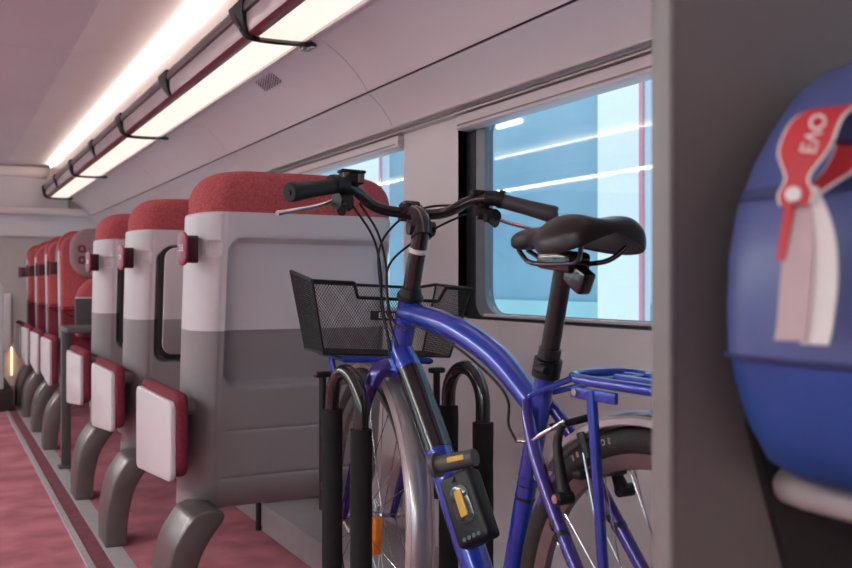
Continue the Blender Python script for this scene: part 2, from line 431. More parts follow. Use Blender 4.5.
# ------------------------------------------------------------------ seats
W = .612
def rec(z): return (1.15-z)*.13
def sstep(a, b, x):
    t = max(0, min(1, (x-a)/(b-a))); return t*t*(3-2*t)
def sdrr(x, z, cx, cz, hx, hz, r):
    qx, qz = abs(x-cx)-hx+r, abs(z-cz)-hz+r
    return math.hypot(max(qx, 0), max(qz, 0))+min(max(qx, qz), 0)-r
def yback(x, z, d, deep, lift):
    y = rec(z)
    R = .072
    if d < R: y += (R-math.sqrt(max(0, R*R-(R-d)**2)))*1.5
    y += deep*sstep(.007, -.007, sdrr(x, z, .344, .868, .256, .207, .045))
    s = sdrr(x, z, .047, 1.050, .019, .022, .010)
    y += .011*sstep(.003, -.010, s) - .003*math.exp(-((s-.003)/.004)**2)
    if not lift:
        for g in (.53, .392): y += .004*math.exp(-((z-g)/.0028)**2)*(1 if x > .088 else 0)
    y += .003*math.exp(-((x-.070)/.0035)**2)
    if z < .385: y += .05*((.385-z)/.089)**2
    return y-lift
def shell(z0, z1, s, deep, lift, name, m, root, mi=0):
    zs = []; n = int((z1-z0)/.007)
    zs = [z0+(z1-z0)*i/n for i in range(n+1)]
    if not lift:
        for g in (.53, .392): zs += [g-.0028, g, g+.0028]
    if z1 > 1.1: zs += [1.15-.012*(1-math.cos(a)) for a in (.25, .5, .75, 1.0)]
    zs = sorted(set(zs))
    rows = []
    for z in zs:
        ins = 0
        if z > 1.138: q = 1.15-z; ins = .012-math.sqrt(max(0, .012**2-(.012-q)**2))
        w = W-2*ins; row = []
        yf = rec(z)+(.165 if s > 0 else .200)
        N = 104
        ts = [0, .004, .01, .018, .028]+[.035+(w-.07)*i/N for i in range(N+1)]+[w-.028, w-.018, w-.01, w-.004, w]
        row.append((ins, s*yf, z))
        for t in ts:
            row.append((ins+t, s*yback(ins+t, z, min(t, w-t), deep, lift), z))
        row.append((ins+w, s*yf, z)); rows.append(row)
    return MB().grid(rows, True, True, True).build(name, m, root, 40)

def seat_proto(s, name, label, group, kind):
    r = thing(name, label, 'seat', (0, -50, 0), group)
    F = lambda u, v, w: (u, s*(rec(v)+w), v)
    deep = .038
    up = shell(.818, 1.15, s, deep, .003, 'upper_shell', M['shell'], r)
    lo = shell(.296, .820, s, deep, 0, 'lower_shell', M['shelld'], r)
    # headrest cushion
    out = rrect(.008, 1.085, W-.008, 1.268, (.004, .004, .11, .11), 10)
    rows = []; z0, z1, RT_, RC = 1.140, 1.268, .045, .092
    zs = [z0+(z1-.06-z0)*i/10 for i in range(10)]+[z1-.06+.06*math.sin(PI/2*i/14) for i in range(15)]
    for z in zs:
        q = z1-z; ins = .006+(RC-math.sqrt(max(0, RC*RC-(RC-q)**2)) if q < RC else 0)
        w = W-2*ins; row = [(ins, s*(rec(z)+.15), z)]
        top = (RT_-math.sqrt(max(0, RT_**2-(RT_-q)**2)) if q < RT_ else 0)
        for i in range(61):
            t = w*(.5-.5*math.cos(PI*i/60)); d_ = min(t, w-t); RR = min(.072, w*.49)
            e = (RR-math.sqrt(max(0, RR*RR-(RR-d_)**2)))*1.35 if d_ < RR else 0
            row.append((ins+t, s*min(rec(z)+.15, rec(z)+.004+e+top*.9-.008*math.sin(PI*t/w)*sstep(1.155, 1.2, z)), z))
        row.append((ins+w, s*(rec(z)+.15), z)); rows.append(row)
    MB().grid(rows, True, True, True).build('headrest', M['coral'], r, 60)
    # front cushions
    MB().pillow(rrect(.03 if s > 0 else .004, .80, W-.03, 1.24, (.01, .01, .09, .09), 6), lambda u, v, w: (u, s*(rec(v)+(.13 if s > 0 else .172)+w), v), .085 if s > 0 else .062, .018, 4).build('backrest_cushion', M['coral'], r, 50)
    MB().pillow(rrect(.03 if s > 0 else .004, .46, W-.03, .80, .012, 4), lambda u, v, w: (u, s*(rec(v)+(.13 if s > 0 else .172)+w), v), .080 if s > 0 else .060, .018, 4).build('lumbar_cushion', M['crimson'], r, 50)
    if kind == 'tipup':
        MB().pillow(rrect(.07, .64, W-.05, 1.0, (.03, .03, .16, .16), 8), lambda u, v, w: (u, s*(.29+w), v), .11, .04, 4).build('seat_cushion', M['coral'], r, 50)
        us = MB().pillow(rrect(.06, .655, W-.05, .868, (.06, .06, .01, .01), 6), lambda u, v, w: (u, s*(.40+w), v), .035, .01, 3).build('seat_underside', M['darkgrey'], r, 50)
        MB().box((.065, s*.41-.02, .866), (W-.055, s*.41+.02, .874), .003).build('edge_strip', M['shell'], us)
    else:
        MB().pillow(rrect(.05, .13, W-.05, .58, .05, 5), lambda u, v, w: (u, s*(.05+v), .365+w), .105, .04, 4).build('seat_cushion', M['coral'], r, 50)
    MB().box((.04, min(s*.17, s*.60), .325), (W-.04, max(s*.17, s*.60), .37), .012).build('seat_pan', M['shelld'], r)
    if kind != 'table':
        pass
    # folded tray table in its dark rubber surround
    if kind == 'table':
        fr = lambda o_, z0, z1: None
        rim = MB().pillow(rrect(.096, .668, W-.030, 1.100, .05, 8), lambda u, v, w: (u, s*(rec(v)-.003+w*.5), v), .030, .004, 2).build('tray_surround', M['gasket'], r, 50)
        tr = MB(); tr.pillow(rrect(.112, .685, W-.045, 1.085, .042, 8), lambda u, v, w: (u, s*(rec(v)+.006-w), v), .014, .005, 3)
        t = tr.build('tray_table', [M['shell']], r, 50)
        lowp = MB(); lowp.pillow(rrect(.113, .686, W-.046, .818, (.042, .042, .003, .003), 8), lambda u, v, w: (u, s*(rec(v)-.006-w), v), .004, .0015, 2)
        lowp.build('tray_foot', M['shelld'], t, 50)
    if kind in ('facing', 'tipup'):
        hp = MB().pillow(rrect(.05, .985, W-.05, 1.278, .12, 9), lambda u, v, w: (u, s*(rec(v)+.222+w), v), .065, .028, 5).build('head_cushion', M['rose'], r, 50)
        em = MB()
        for zz in (1.155, 1.09):
            ring = rrect(.092, zz-.024, .138, zz+.024, .017, 5)
            em.pillow(ring, lambda u, v, w: (u, s*(rec(v)+.2845+w), v), .006, .002, 2)
        e = em.build('emblem', M['emblem'], hp, 50)
        dt = MB()
        for zz in (1.155, 1.09): dt.pillow(rrect(.107, zz-.010, .123, zz+.010, .006, 4), lambda u, v, w: (u, s*(rec(v)+.288+w), v), .005, .001, 2)
        dt.build('emblem_centre', M['rose'], hp, 50)
    # folding armrest on the aisle side
    A = lambda pts, x0, x1: (lambda u, v, w: (x0+(x1-x0)*w, s*u, v))
    padp = [(-.022, .657), (.470, .657), (.470, .385), (-.022, .430)]
    def rp(p, r): # round a convex quad
        out = []; n = len(p)
        for i in range(n):
            a, b, c = Vector(p[i-1]), Vector(p[i]), Vector(p[(i+1) % n])
            d1, d2 = (a-b).normalized(), (c-b).normalized()
            for k in range(6):
                t = k/5; q0, q1 = b+d1*r, b+d2*r
                out.append(tuple((q0*(1-t)**2+b*2*t*(1-t)+q1*t*t)))
        return out
    def ccw(p): return p if sum(p[i][0]*p[(i+1) % len(p)][1]-p[(i+1) % len(p)][0]*p[i][1] for i in range(len(p))) > 0 else p[::-1]
    ar = MB().pillow(ccw(rp(padp, .05)), A(None, 0, 1) if False else (lambda u, v, w: (-.068+w, s*u, v)), .036, .014, 4).build('armrest', M['crimson'], r, 50)
    pp = [(-.016, .634), (.462, .634), (.462, .378), (-.016, .420)]
    MB().pillow(ccw(rp(pp, .03)), lambda u, v, w: (-.082+w, s*u, v), .017, .005, 3).build('armrest_panel', M['shell'], ar, 50)
    MB().cyl((-.040, s*.13, .60), (.03, s*.13, .60), .022, 18).build('armrest_hinge', M['shelld'], ar)
    # seat number holder
    pl = MB().pillow(rrect(-.022, 1.000, .022, 1.092, .021, 6), lambda u, v, w: (-.046+w*.9-(u*.28), s*(.012+u), v), .009, .003, 3).build('number_plate', M['plate'], r, 50)
    MB().pillow(rrect(-.016, 1.008, .016, 1.084, .01, 4), lambda u, v, w: (-.036+w, s*(.045+u), v), .042, .003, 2).build('plate_holder', M['plated'], pl, 50)
    if s > 0:
        text('seat_number', '38', .026, M['white'], basis((.27, -.963, 0), (0, 0, 1), (-.963, -.27, 0), (-.0470, .0117, 1.047)), pl)
    # curved leg
    outp = [(-.096, 0), (-.096, .10), (-.088, .17), (-.070, .24), (-.044, .285), (-.010, .322), (.05, .330), (.072, .304), (.036, .254), (.006, .20), (-.012, .13), (-.020, .06), (-.020, 0)]
    y0, y1 = (.0, .185) if s > 0 else (.19, .34)
    sm, _ = spline([Vector((a, b, 0)) for a, b in outp], [0]*len(outp), 4)
    MB().prism([(p.x, p.y) for p in sm], lambda u, v, w: (u, s*(y0+(y1-y0)*w), v), .010, 3).build('leg', M['leg'], r, 50)
    bs = MB().box((.06, min(s*.16, s*.34), .318), (W-.03, max(s*.16, s*.34), .345), .012).build('crossbeam', M['leg'], r)
    MB().box((W-.12, min(s*.08, s*.28), .198), (W-.06, max(s*.08, s*.28), .33), .01).build('support_post', M['leg'], r)
    return r
SX = .628
g1 = 'single red seats with their backs to the camera'
a = seat_proto(1, 'train_seat', 'nearest grey backed red train seat, directly behind the bicycle basket', g1, 'plain'); a.location = (SX, 2.50, 0)
b = seat_proto(1, 'train_seat', 'second grey backed seat, its folded tray table outlined in black rubber', g1, 'table'); b.location = (SX, 3.45, 0)
dup(b, (SX, 4.27, 0), 'third grey backed seat from the bicycle, in front of the table post')
g2 = 'red seats facing the camera beyond the table'
c = seat_proto(-1, 'train_seat', 'first red seat facing the camera, behind the table, its grey tip up seat folded', g2, 'tipup'); c.location = (SX, 5.98, 0)
d = seat_proto(-1, 'train_seat', 'second red seat facing the camera, just behind the tip up one', g2, 'facing'); d.location = (SX, 6.70, 0)
for i, y in enumerate((7.44, 8.17)):
    dup(d, (SX, y, 0), ['third red seat facing the camera, last but one before the end wall', 'fourth red seat facing the camera, farthest of all, by the end wall'][i])

# table between the two seat groups
t = thing('fixed_table', 'dark grey table with square aisle post between the facing seats', 'table', (.584, 5.07, 0))
rt = (.584, 5.07, 0)
MB().box((.575, 4.93, .700), (1.40, 5.32, .728), .008).build('table_top', M['table'], t, 35, rt)
MB().box((.560, 5.045, .012), (.606, 5.095, .702), .006).build('post', M['table'], t, 35, rt)
MB().box((.545, 5.03, .003), (.622, 5.11, .016), .004).build('foot_plate', M['table'], t, 35, rt)

# far end of the aisle
t = thing('end_cabinet', 'pale rounded cabinet on a dark base at the far end of the aisle', 'cabinet', (.20, 7.55, 0)); rt = (.2, 7.55, 0)
MB().box((-.10, 7.50, 0), (.50, 8.6, .16), .01).build('base', M['dbrown'], t, 35, rt)
MB().prism(rrect(-.10, .16, .437, .96, (.01, .01, .05, .05), 6), lambda u, v, w: (u, 7.60+.5*w, v), .01).build('body', M['shell'], t, 40, rt)
t = thing('wall_lamp', 'small warm lamp glowing low on the end wall beside the cabinet', 'lamp', (.57, Y1, .3)); rt = (.57, Y1, .3)
MB().box((.50, Y1-.035, .33), (.60, Y1-.001, .86), .01).build('housing', M['endwhite'], t, 35, rt)
MB().box((.602, Y1-.03, .10), (.612, Y1-.005, .36), .002).build('glow_strip', M['warm'], t, 35, rt)

# ------------------------------------------------------------------ bicycle
BX = .94; FH = Vector((BX, 2.082, .375)); RH = Vector((BX, 1.03, .375)); RT = (BX, 1.55, 0)
AX = Vector((BX, 1.9, .79)); AD = Vector((0, -.36, .933)).normalized()
STEER = Matrix.Translation(AX) @ Matrix.Rotation(math.radians(-8), 4, AD) @ Matrix.Translation(-AX)
bike = thing('bicycle', 'blue city bicycle with front wire basket and rear carrier, parked against the window wall', 'bicycle', RT)
def bp(mb, name, m, parent=None, steer=False, sm=45):
    if steer: mb.xf(STEER)
    return mb.build(name, m, parent or bike, sm, RT)
def onax(z): return AX + AD*((z-AX.z)/AD.z)
BB = Vector((BX, 1.47, .275)); STt = Vector((BX, 1.322, .80))
HT, HB = onax(.915), onax(.758)
mb = MB()
mb.tube([HB, HB*.97+HT*.03, HT*.96+HB*.04, HT], [.030, .025, .025, .029], 20)
mb.tube([onax(.885), Vector((BX, 1.70, .868)), Vector((BX, 1.58, .842)), Vector((BX, 1.47, .802)), Vector((BX, 1.36, .735))], [.026, .027, .026, .025, .022], 20, smooth=6)
mb.tube([onax(.80), Vector((BX, 1.84, .745)), Vector((BX, 1.70, .575)), Vector((BX, 1.555, .385)), BB], [.027, .029, .031, .031, .030], 20, smooth=5)
mb.tube([STt, BB], .0185, 20)
mb.cyl((BX-.04, BB.y, BB.z), (BX+.04, BB.y, BB.z), .026, 20)
frame = bp(mb, 'frame', M['frame'])
mb = MB()
for sx in (-1, 1):
    mb.tube([(BX+sx*.020, 1.352, .742), (BX+sx*.036, 1.322, .705), (BX+sx*.050, 1.272, .640), (BX+sx*.059, 1.18, .53), (BX+sx*.066, 1.04, .385)], [.011, .0115, .0125, .012, .010], 14, smooth=5)
    mb.tube([(BX+sx*.020, BB.y-.02, BB.z), (BX+sx*.045, 1.33, .29), (BX+sx*.066, 1.05, .365)], [.013, .013, .010], 14, smooth=5)
bp(mb, 'rear_stays', M['purple'], frame)
for k in range(3):
    t0 = .37+.03*k+(.012 if k == 2 else 0); bp(MB().cyl(STt.lerp(BB, t0), STt.lerp(BB, t0+(.004 if k < 2 else .012)), .0190, 20), 'frame_band', M['black'], frame)
for sx in (-1, 1):
    for t0 in (0, .02):
        a_ = Vector((BX+sx*.059, 1.18, .53)).lerp(Vector((BX+sx*.066, 1.04, .385)), -.25+t0*5); bp(MB().cyl(a_, a_+Vector((0, -.007, -.0075)), .0132, 14), 'frame_band', M['black'], frame)
# dark decal sleeve on the upper down tube
dP, dR = spline([onax(.80), Vector((BX, 1.84, .745)), Vector((BX, 1.70, .575)), Vector((BX, 1.555, .385)), BB], [.027, .029, .031, .031, .030], 10)
mb = MB().tube(dP[9:20], [r+.0012 for r in dR[9:20]], 20)
bp(mb, 'frame_protector', M['blackgloss'], frame)
# seat clamp and post
mb = MB(); sd = (STt-BB).normalized()
mb.cyl(STt-sd*.012, STt+sd*.020, .025, 20); mb.tube([STt+Vector((-.02, -.02, .006)), STt+Vector((-.045, -.035, .008)), STt+Vector((-.05, -.07, .006))], .007, 10, smooth=3)
bp(mb, 'seat_clamp', M['black'])
mb = MB(); PT = STt+sd*.185
mb.cyl(STt-sd*.05, PT, .0165, 20); mb.cyl(STt+sd*.022, STt+sd*.04, .020, 20)
post = bp(mb, 'seat_post', M['saddle'])
# post writing, tiny and pale
ux = sd; nz = Vector((-.80, -.60, 0)); nz = (nz-ux*nz.dot(ux)).normalized()
mb = MB()
# saddle clamp + rails
mb = MB(); mb.box((-.024, -.05, -.018), (.024, .045, .018), .008, mtx=Matrix.Translation(PT+Vector((0, .005, .012))) @ Matrix.Rotation(.12, 4, 'X'))
mb.box((-.014, -.045, -.03), (.014, .01, .01), .006, mtx=Matrix.Translation(PT+Vector((0, -.03, 0))) @ Matrix.Rotation(.5, 4, 'X'))
for sx in (-1, 1):
    mb.tube([(BX+sx*.010, 1.395, 1.012), (BX+sx*.020, 1.35, .990), (BX+sx*.022, 1.30, .984), (BX+sx*.022, 1.22, .984), (BX+sx*.034, 1.185, .992), (BX+sx*.052, 1.155, 1.020)], .0045, 10, smooth=4)
bp(mb, 'saddle_rails', M['blackgloss'])
# saddle: lofted sections from tail to nose
rows = []
secs = [(1.126, .046, 1.030, .020, .006), (1.133, .070, 1.031, .034, .014), (1.152, .084, 1.033, .041, .024), (1.185, .089, 1.034, .043, .026), (1.215, .085, 1.033, .042, .022),
        (1.245, .074, 1.031, .038, .012), (1.275, .050, 1.030, .033, .005), (1.31, .034, 1.031, .030, .002), (1.345, .027, 1.032, .028, .0), (1.380, .024, 1.030, .026, 0), (1.400, .018, 1.027, .019, 0), (1.408, .007, 1.025, .007, 0)]
for (y, hw, z, th, dip) in secs:
    row = []
    for k in range(28):
        a = 2*PI*k/28; ca, sa = math.cos(a), math.sin(a)
        x = hw*math.copysign(abs(ca)**.75, ca)
        up = th*.62*math.copysign(abs(sa)**.8, sa) if sa > 0 else th*.75*math.copysign(abs(sa)**.6, sa)
        droop = -.026*(abs(x)/.095)**2.2*(1 if hw > .04 else .3)
        zz = z+up+droop
        if sa > 0: zz += dip*.75*(math.exp(-((abs(x)-.058)/.03)**2))-dip*.25
        if sa < 0: zz += min(.024, th*.9)*(1-min(1, abs(x)/(hw*.92+1e-6)))**.5 if hw > .03 else 0
        row.append((BX-.008+x, y, zz))
    rows.append(row)
mb = MB().grid(rows, True, True, True); bmesh.ops.subdivide_edges(mb.bm, edges=mb.bm.edges[:], cuts=1, use_grid_fill=True, smooth=.4) if False else None
sad = bp(mb, 'saddle', M['saddle'], sm=60)
sm_ = sad.modifiers.new('smooth', 'SUBSURF'); sm_.levels = 2; sm_.render_levels = 2
# carrier
mb = MB()
for sx in (-1, 1):
    mb.tube([(BX+sx*.012, 1.385-.03, .752), (BX+sx*.052, 1.18, .800)], .0055, 10)
pl_ = [(BX-.066, .78, .802), (BX-.066, 1.10, .802), (BX-.058, 1.165, .804), (BX-.03, 1.185, .805), (BX+.03, 1.185, .805), (BX+.058, 1.165, .804), (BX+.066, 1.10, .802), (BX+.066, .78, .802)]
mb.tube(pl_, .0085, 12, smooth=4)
mb.tube([(BX-.03, 1.10, .808), (BX-.03, .78, .806)], .0055, 8); mb.tube([(BX+.03, 1.10, .808), (BX+.03, .78, .806)], .0055, 8)
mb.tube([(BX-.066, 1.10, .805), (BX+.066, 1.10, .805)], .0055, 8); mb.tube([(BX-.066, .90, .805), (BX+.066, .90, .805)], .0055, 8)
mb.tube([(BX-.066, .785, .802), (BX+.066, .785, .802)], .007, 8)
for sx in (-1, 1):
    mb.box((BX+sx*.074-.004, 1.045, .775), (BX+sx*.074+.004, 1.15, .792), .002)
    mb.tube([(BX+sx*.076, 1.10, .79), (BX+sx*.076, 1.075, .55), (BX+sx*.076, 1.052, .378)], .0085, 12)
    mb.tube([(BX+sx*.076, .86, .80), (BX+sx*.076, 1.03, .385)], .0085, 12)
bp(mb, 'rear_carrier', M['frame'])
mb = MB()
for sx in (-1, 1): mb.cyl((BX+sx*.074-.007, 1.138, .784), (BX+sx*.074+.007, 1.138, .784), .006, 10)
bp(mb, 'carrier_bolts', M['steel'])
def wheel(name, c, steer):
    mb = MB(); mb.lathe([(.312, -.011), (.322, -.0125), (.324, -.010), (.318, -.008), (.318, .008), (.324, .010), (.322, .0125), (.312, .011), (.300, .007), (.298, 0), (.300, -.007)], c, 72)
    w = bp(mb, name, M['rim'], None, steer)
    mb = MB(); pr = [(.342+.0225*math.cos(a), .0225*math.sin(a)) for a in (2*PI*k/18 for k in range(18))]
    mb.lathe(pr, c, 80); bp(mb, 'tyre', M['rubber'], w, steer)
    mb = MB(); mb.lathe([(.3535+.003, -.0195+.002), (.349, -.0228), (.3435, -.0235), (.3435, -.0225), (.352, -.0205)], c, 80); 
    bp(mb, 'tyre_line', M['steel'], w, steer) if False else mb.bm.free()
    mb = MB(); mb.lathe([(.0, -.066), (.006, -.066), (.006, -.034), (.024, -.032), (.024, -.027), (.014, -.024), (.014, .024), (.024, .027), (.024, .032), (.006, .034), (.006, .066), (.0, .066)], c, 24, closedprof=False)
    mb.cyl((c.x-.080, c.y, c.z), (c.x-.064, c.y, c.z), .010, 8); mb.cyl((c.x+.064, c.y, c.z), (c.x+.080, c.y, c.z), .010, 8)
    bp(mb, 'hub', M['steel'], w, steer)
    for k in range(28):
        sx = -1 if k % 2 else 1; a = 2*PI*k/28; b = a+(.85 if (k//2) % 2 else -.85)
        p = c+Vector((sx*.029, .022*math.cos(b), .022*math.sin(b))); q = c+Vector((sx*.003, .301*math.cos(a), .301*math.sin(a)))
        n_ = (q-p).normalized(); mb = MB().tube([p, q-n_*.014, q-n_*.0139, q], [.0011, .0011, .002, .002], 6)
        bp(mb, 'spoke', M['steel'], w, steer)
    return w
fw = wheel('front_wheel', FH, True); rw = wheel('rear_wheel', RH, False)
mb = MB()   # orange spoke reflector of the front wheel
mb.box((FH.x-.012, -.016, -.045), (FH.x+.012, .016, .045), .006, mtx=Matrix.Translation((0, FH.y-.07, FH.z-.03)) @ Matrix.Translation((0, 0, 0)))
bp(mb, 'reflector', M['orange'], fw, True)
def fender(name, c, a0, a1, steer, m):
    prf = []
    for k in range(13):
        t = PI*(-.5+k/12); prf.append((.371+.016*math.cos(t), .030*math.sin(t)))
    prf2 = [(r-.003*math.cos(PI*(-.5+k/12)), h*.93) for k, (r, h) in enumerate(prf)]
    mb = MB().lathe(prf+prf2[::-1], c, 60, a0=a0, a1=a1)
    f = bp(mb, name, m, None, steer)
    mb = MB()
    for sx in (-1, 1): mb.lathe([(.381, sx*.0245), (.377, sx*.0310), (.368, sx*.0318), (.366, sx*.0290)], c, 60, a0=a0, a1=a1)
    bp(mb, 'fender_edge', M['fenderp'], f, steer)
    return f
ff = fender('front_fender', FH, math.radians(52), math.radians(232), True, M['fender'])
rf = fender('rear_fender', RH, math.radians(-25 if False else 40), math.radians(200), False, M['fender'])
mb = MB()   # front fender stays with black clips
for sx in (-1, 1):
    e = FH+Vector((sx*.034, .366*math.cos(math.radians(205)), .366*math.sin(math.radians(205))))
    mb.tube([FH+Vector((sx*.068, 0, 0)), e], .0024, 8)
bp(mb, 'fender_stay', M['steel'], ff, True)
for sx in (-1, 1):
    e = FH+Vector((sx*.034, .366*math.cos(math.radians(205)), .366*math.sin(math.radians(205)))); bp(MB().box(e-Vector((.007, .008, .011)), e+Vector((.007, .008, .011)), .003), 'fender_clip', M['black'], ff, True)
mb = MB()
for sx in (-1, 1):
    e = RH+Vector((sx*.036, .366*math.cos(math.radians(66)), .366*math.sin(math.radians(66))))
    mb.tube([RH+Vector((sx*.07, 0, 0)), e], .0026, 8)
bp(mb, 'fender_stay', M['steel'], rf)
for sx in (-1, 1):
    d_ = Vector((0, math.cos(math.radians(66)), math.sin(math.radians(66)))); e = RH+Vector((sx*.036, 0, 0))+d_*.362
    bp(MB().tube([e-d_*.035, e+d_*.008], .0085, 8, flat=(1, .6)), 'fender_clip', M['black'], rf)
# writing on the rear tyre's near flank, set round the wheel
for i, ch in enumerate('SCHWALBE'):
    a = math.radians(74-i*2.4)
    r_ = Vector((0, math.cos(a), math.sin(a))); t_ = Vector((0, math.sin(a), -math.cos(a)))
    text('tyre_lettering', ch, .013, M['fenderp'], basis(t_, r_, (-1, 0, 0), Vector(RH)-Vector(RT)+Vector((-.0226, 0, 0))+r_*.345), rw)
mb = MB(); mb.lathe([(.350, -.0222), (.350, -.0235), (.340, -.0240), (.340, -.0226)], RH, 12, a0=math.radians(34), a1=math.radians(52))
bp(mb, 'tyre_label', M['purple'], rw)
# fork
mb = MB(); cr = onax(.742)
mb.tube([cr+Vector((-.058, .0, -.03)), cr+Vector((-.045, 0, .002)), cr+Vector((-.018, 0, .014)), cr+Vector((.018, 0, .014)), cr+Vector((.045, 0, .002)), cr+Vector((.058, 0, -.03))], [.017, .020, .023, .023, .020, .017], 16, smooth=5)
for sx in (-1, 1):
    mb.tube([cr+Vector((sx*.057, 0, -.02)), onax(.66)+Vector((sx*.062, 0, 0)), onax(.5)+Vector((sx*.064, .002, 0)), FH+Vector((sx*.064, 0, 0))], [.0165, .0145, .0125, .010], 16, smooth=4)
mb.cyl(cr, HB, .024, 18)
fork = bp(mb, 'fork', M['purple'], None, True)
# headset, stem
mb = MB(); mb.cyl(HT, onax(.925), .030, 20); mb.cyl(onax(.925), onax(.940), .027, 20, .023)
bp(mb, 'headset', M['black'], None, True)
mb = MB(); ST = onax(1.065)
mb.cyl(onax(.935), ST, .0195, 20)
stem = bp(mb, 'stem', M['blackgloss'], None, True)
mb = MB(); mb.cyl(onax(1.020), onax(1.030), .0202, 20); bp(mb, 'stem_ring', M['white'], stem, True)
CL = Vector((BX-.008, 1.850, 1.110))
mb = MB(); mb.tube([ST+Vector((0, -.004, -.012)), ST+Vector((0, .008, .012)), ST+Vector((0, .026, .035)), CL], [.024, .027, .022, .022], 16, smooth=3)
mb.cyl(ST+Vector((-.030, .004, .008)), ST+Vector((.030, .004, .008)), .017, 18); mb.cyl(CL+Vector((-.024, 0, 0)), CL+Vector((.024, 0, 0)), .021, 20)
mb.box(CL+Vector((-.02, -.014, .012)), CL+Vector((.02, .018, .027)), .006)
bp(mb, 'stem_head', M['blackgloss'], stem, True)
# handlebar, left and right alike
HW = .298
bar = [(0, 0, 0), (.055, 0, .001), (.095, -.004, .012), (.13, -.016, .034), (.16, -.034, .042), (.19, -.058, .040), (.235, -.086, .030), (HW, -.122, .009)]
mb = MB(); pts = [CL+Vector((-x, y, z)) for x, y, z in bar[::-1]]+[CL+Vector((x, y, z)) for x, y, z in bar[1:]]
mb.tube(pts, .0125, 16, smooth=6)
hb = bp(mb, 'handlebar', M['blackgloss'], None, True)
for sx in (-1, 1):
    P = lambda x, y, z: CL+Vector((sx*x, y, z))
    e0, e1 = Vector(P(.195, -.0605, .0385)), Vector(P(HW+.006, -.1255, .0085)); dv = (e1-e0).normalized()
    mb = MB(); mb.tube([e0, e0.lerp(e1, .04), e0.lerp(e1, .5), e0.lerp(e1, .93), e1], [.0155, .0165, .0175, .0205, .0175], 20, smooth=3); mb.cyl(e1-dv*.001, e1+dv*.003, .006, 12)
    bp(mb, 'grip', M['grip'] if sx < 0 else M['greygrip'], hb, True)
    mb = MB(); q0 = Vector(P(.165, -.04, .0445)); q1 = Vector(P(.19, -.057, .043))
    mb.tube([q0, q1], .0175, 16); mb.tube([q1, q1+dv*.012], .021, 16)
    mb.box(q0+Vector((-.014, .0, -.040)), q0+Vector((.014, .035, -.008)), .006)
    sh = bp(mb, 'lever_clamp', M['black'], hb, True)
    mb = MB(); s0 = q0+Vector((sx*.0, .028, -.024))
    mb.tube([s0, s0+dv*.03+Vector((0, .014, -.006)), s0+dv*.08+Vector((0, .018, -.010)), s0+dv*.14+Vector((0, .016, -.010)), s0+dv*.182+Vector((0, .022, -.010))], [.006, .0065, .0062, .006, .0075], 10, smooth=4, flat=(1, .75))
    bp(mb, 'brake_lever', M['steel'], hb, True)
    mb = MB(); c0 = q0+Vector((0, .0, -.035))
    mb.cyl(c0+Vector((-sx*.012, .01, 0)), c0+Vector((sx*.018, .0, -.002)), .020 if sx < 0 else .015, 18)
    mb.box(c0+Vector((-.008, -.026, -.022)), c0+Vector((.008, -.006, -.002)), .004)
    mb.tube([c0+Vector((0, -.01, -.01)), c0+dv*.018+Vector((0, -.026, -.022))], [.007, .010], 10)
    bp(mb, 'gear_shifter', M['black'], hb, True)
mb = MB(); q = CL+Vector((-.150, -.030, .062))     # bell / switch block on the left, flat cap on the right
mb.box(q+Vector((-.026, -.018, -.014)), q+Vector((.026, .018, .012)), .006); mb.box(q+Vector((-.028, -.02, .010)), q+Vector((.028, .02, .017)), .003)
mb.cyl(q+Vector((-.010, -.019, -.002)), q+Vector((-.010, -.022, -.002)), .008, 12)
bell = bp(mb, 'bell', M['black'], hb, True)
mb = MB(); 
for dx in (-.017, .017): mb.box(q+Vector((dx-.007, -.0205, -.010)), q+Vector((dx+.007, -.0175, .009)), .001)
bp(mb, 'bell_window', M['alud'], bell, True)
mb = MB(); q = CL+Vector((.150, -.030, .056)); mb.box(q+Vector((-.018, -.012, -.010)), q+Vector((.018, .012, .006)), .005); bp(mb, 'thumb_button', M['black'], hb, True)
mb = MB(); q = CL+Vector((.185, -.048, .005)); mb.cyl(q+Vector((0, -.006, 0)), q+Vector((0, .01, -.004)), .016, 18); bp(mb, 'lever_knob', M['saddle'], hb, True)
# cables
for pts in ([(-.12, .0, 1.13-1.118), (-.085, -.03, -.05), (-.062, -.03, -.12), (-.05, -.02, -.20), (-.035, -.02, -.245), (-.02, -.07, -.262)],
            [(-.14, .0, .012), (-.075, .03, -.06), (-.050, .04, -.14), (-.04, .055, -.22), (-.028, .035, -.28), (-.03, .0, -.31)],
            [(.145, .02, .01), (.10, .05, -.015), (.03, .05, -.06), (-.035, .03, -.12), (-.045, .0, -.20), (-.035, -.01, -.26), (-.028, -.04, -.30)],
            [(.125, .02, .03), (.06, .055, .022), (.0, .07, -.01), (-.05, .06, -.08), (-.045, .05, -.18), (-.03, .04, -.27), (-.029, .01, -.33)]):
    bp(MB().tube([CL+Vector(p) for p in pts], .0028, 8, smooth=6), 'cable', M['black'], None, True)
bp(MB().tube([(BX-.024, 1.79, .862), (BX-.028, 1.68, .845), (BX-.028, 1.57, .818), (BX-.026, 1.46, .775), (BX-.03, 1.40, .74), (BX-.045, 1.375, .70), (BX-.05, 1.34, .675)], .0027, 8, smooth=5), 'cable', M['black'])
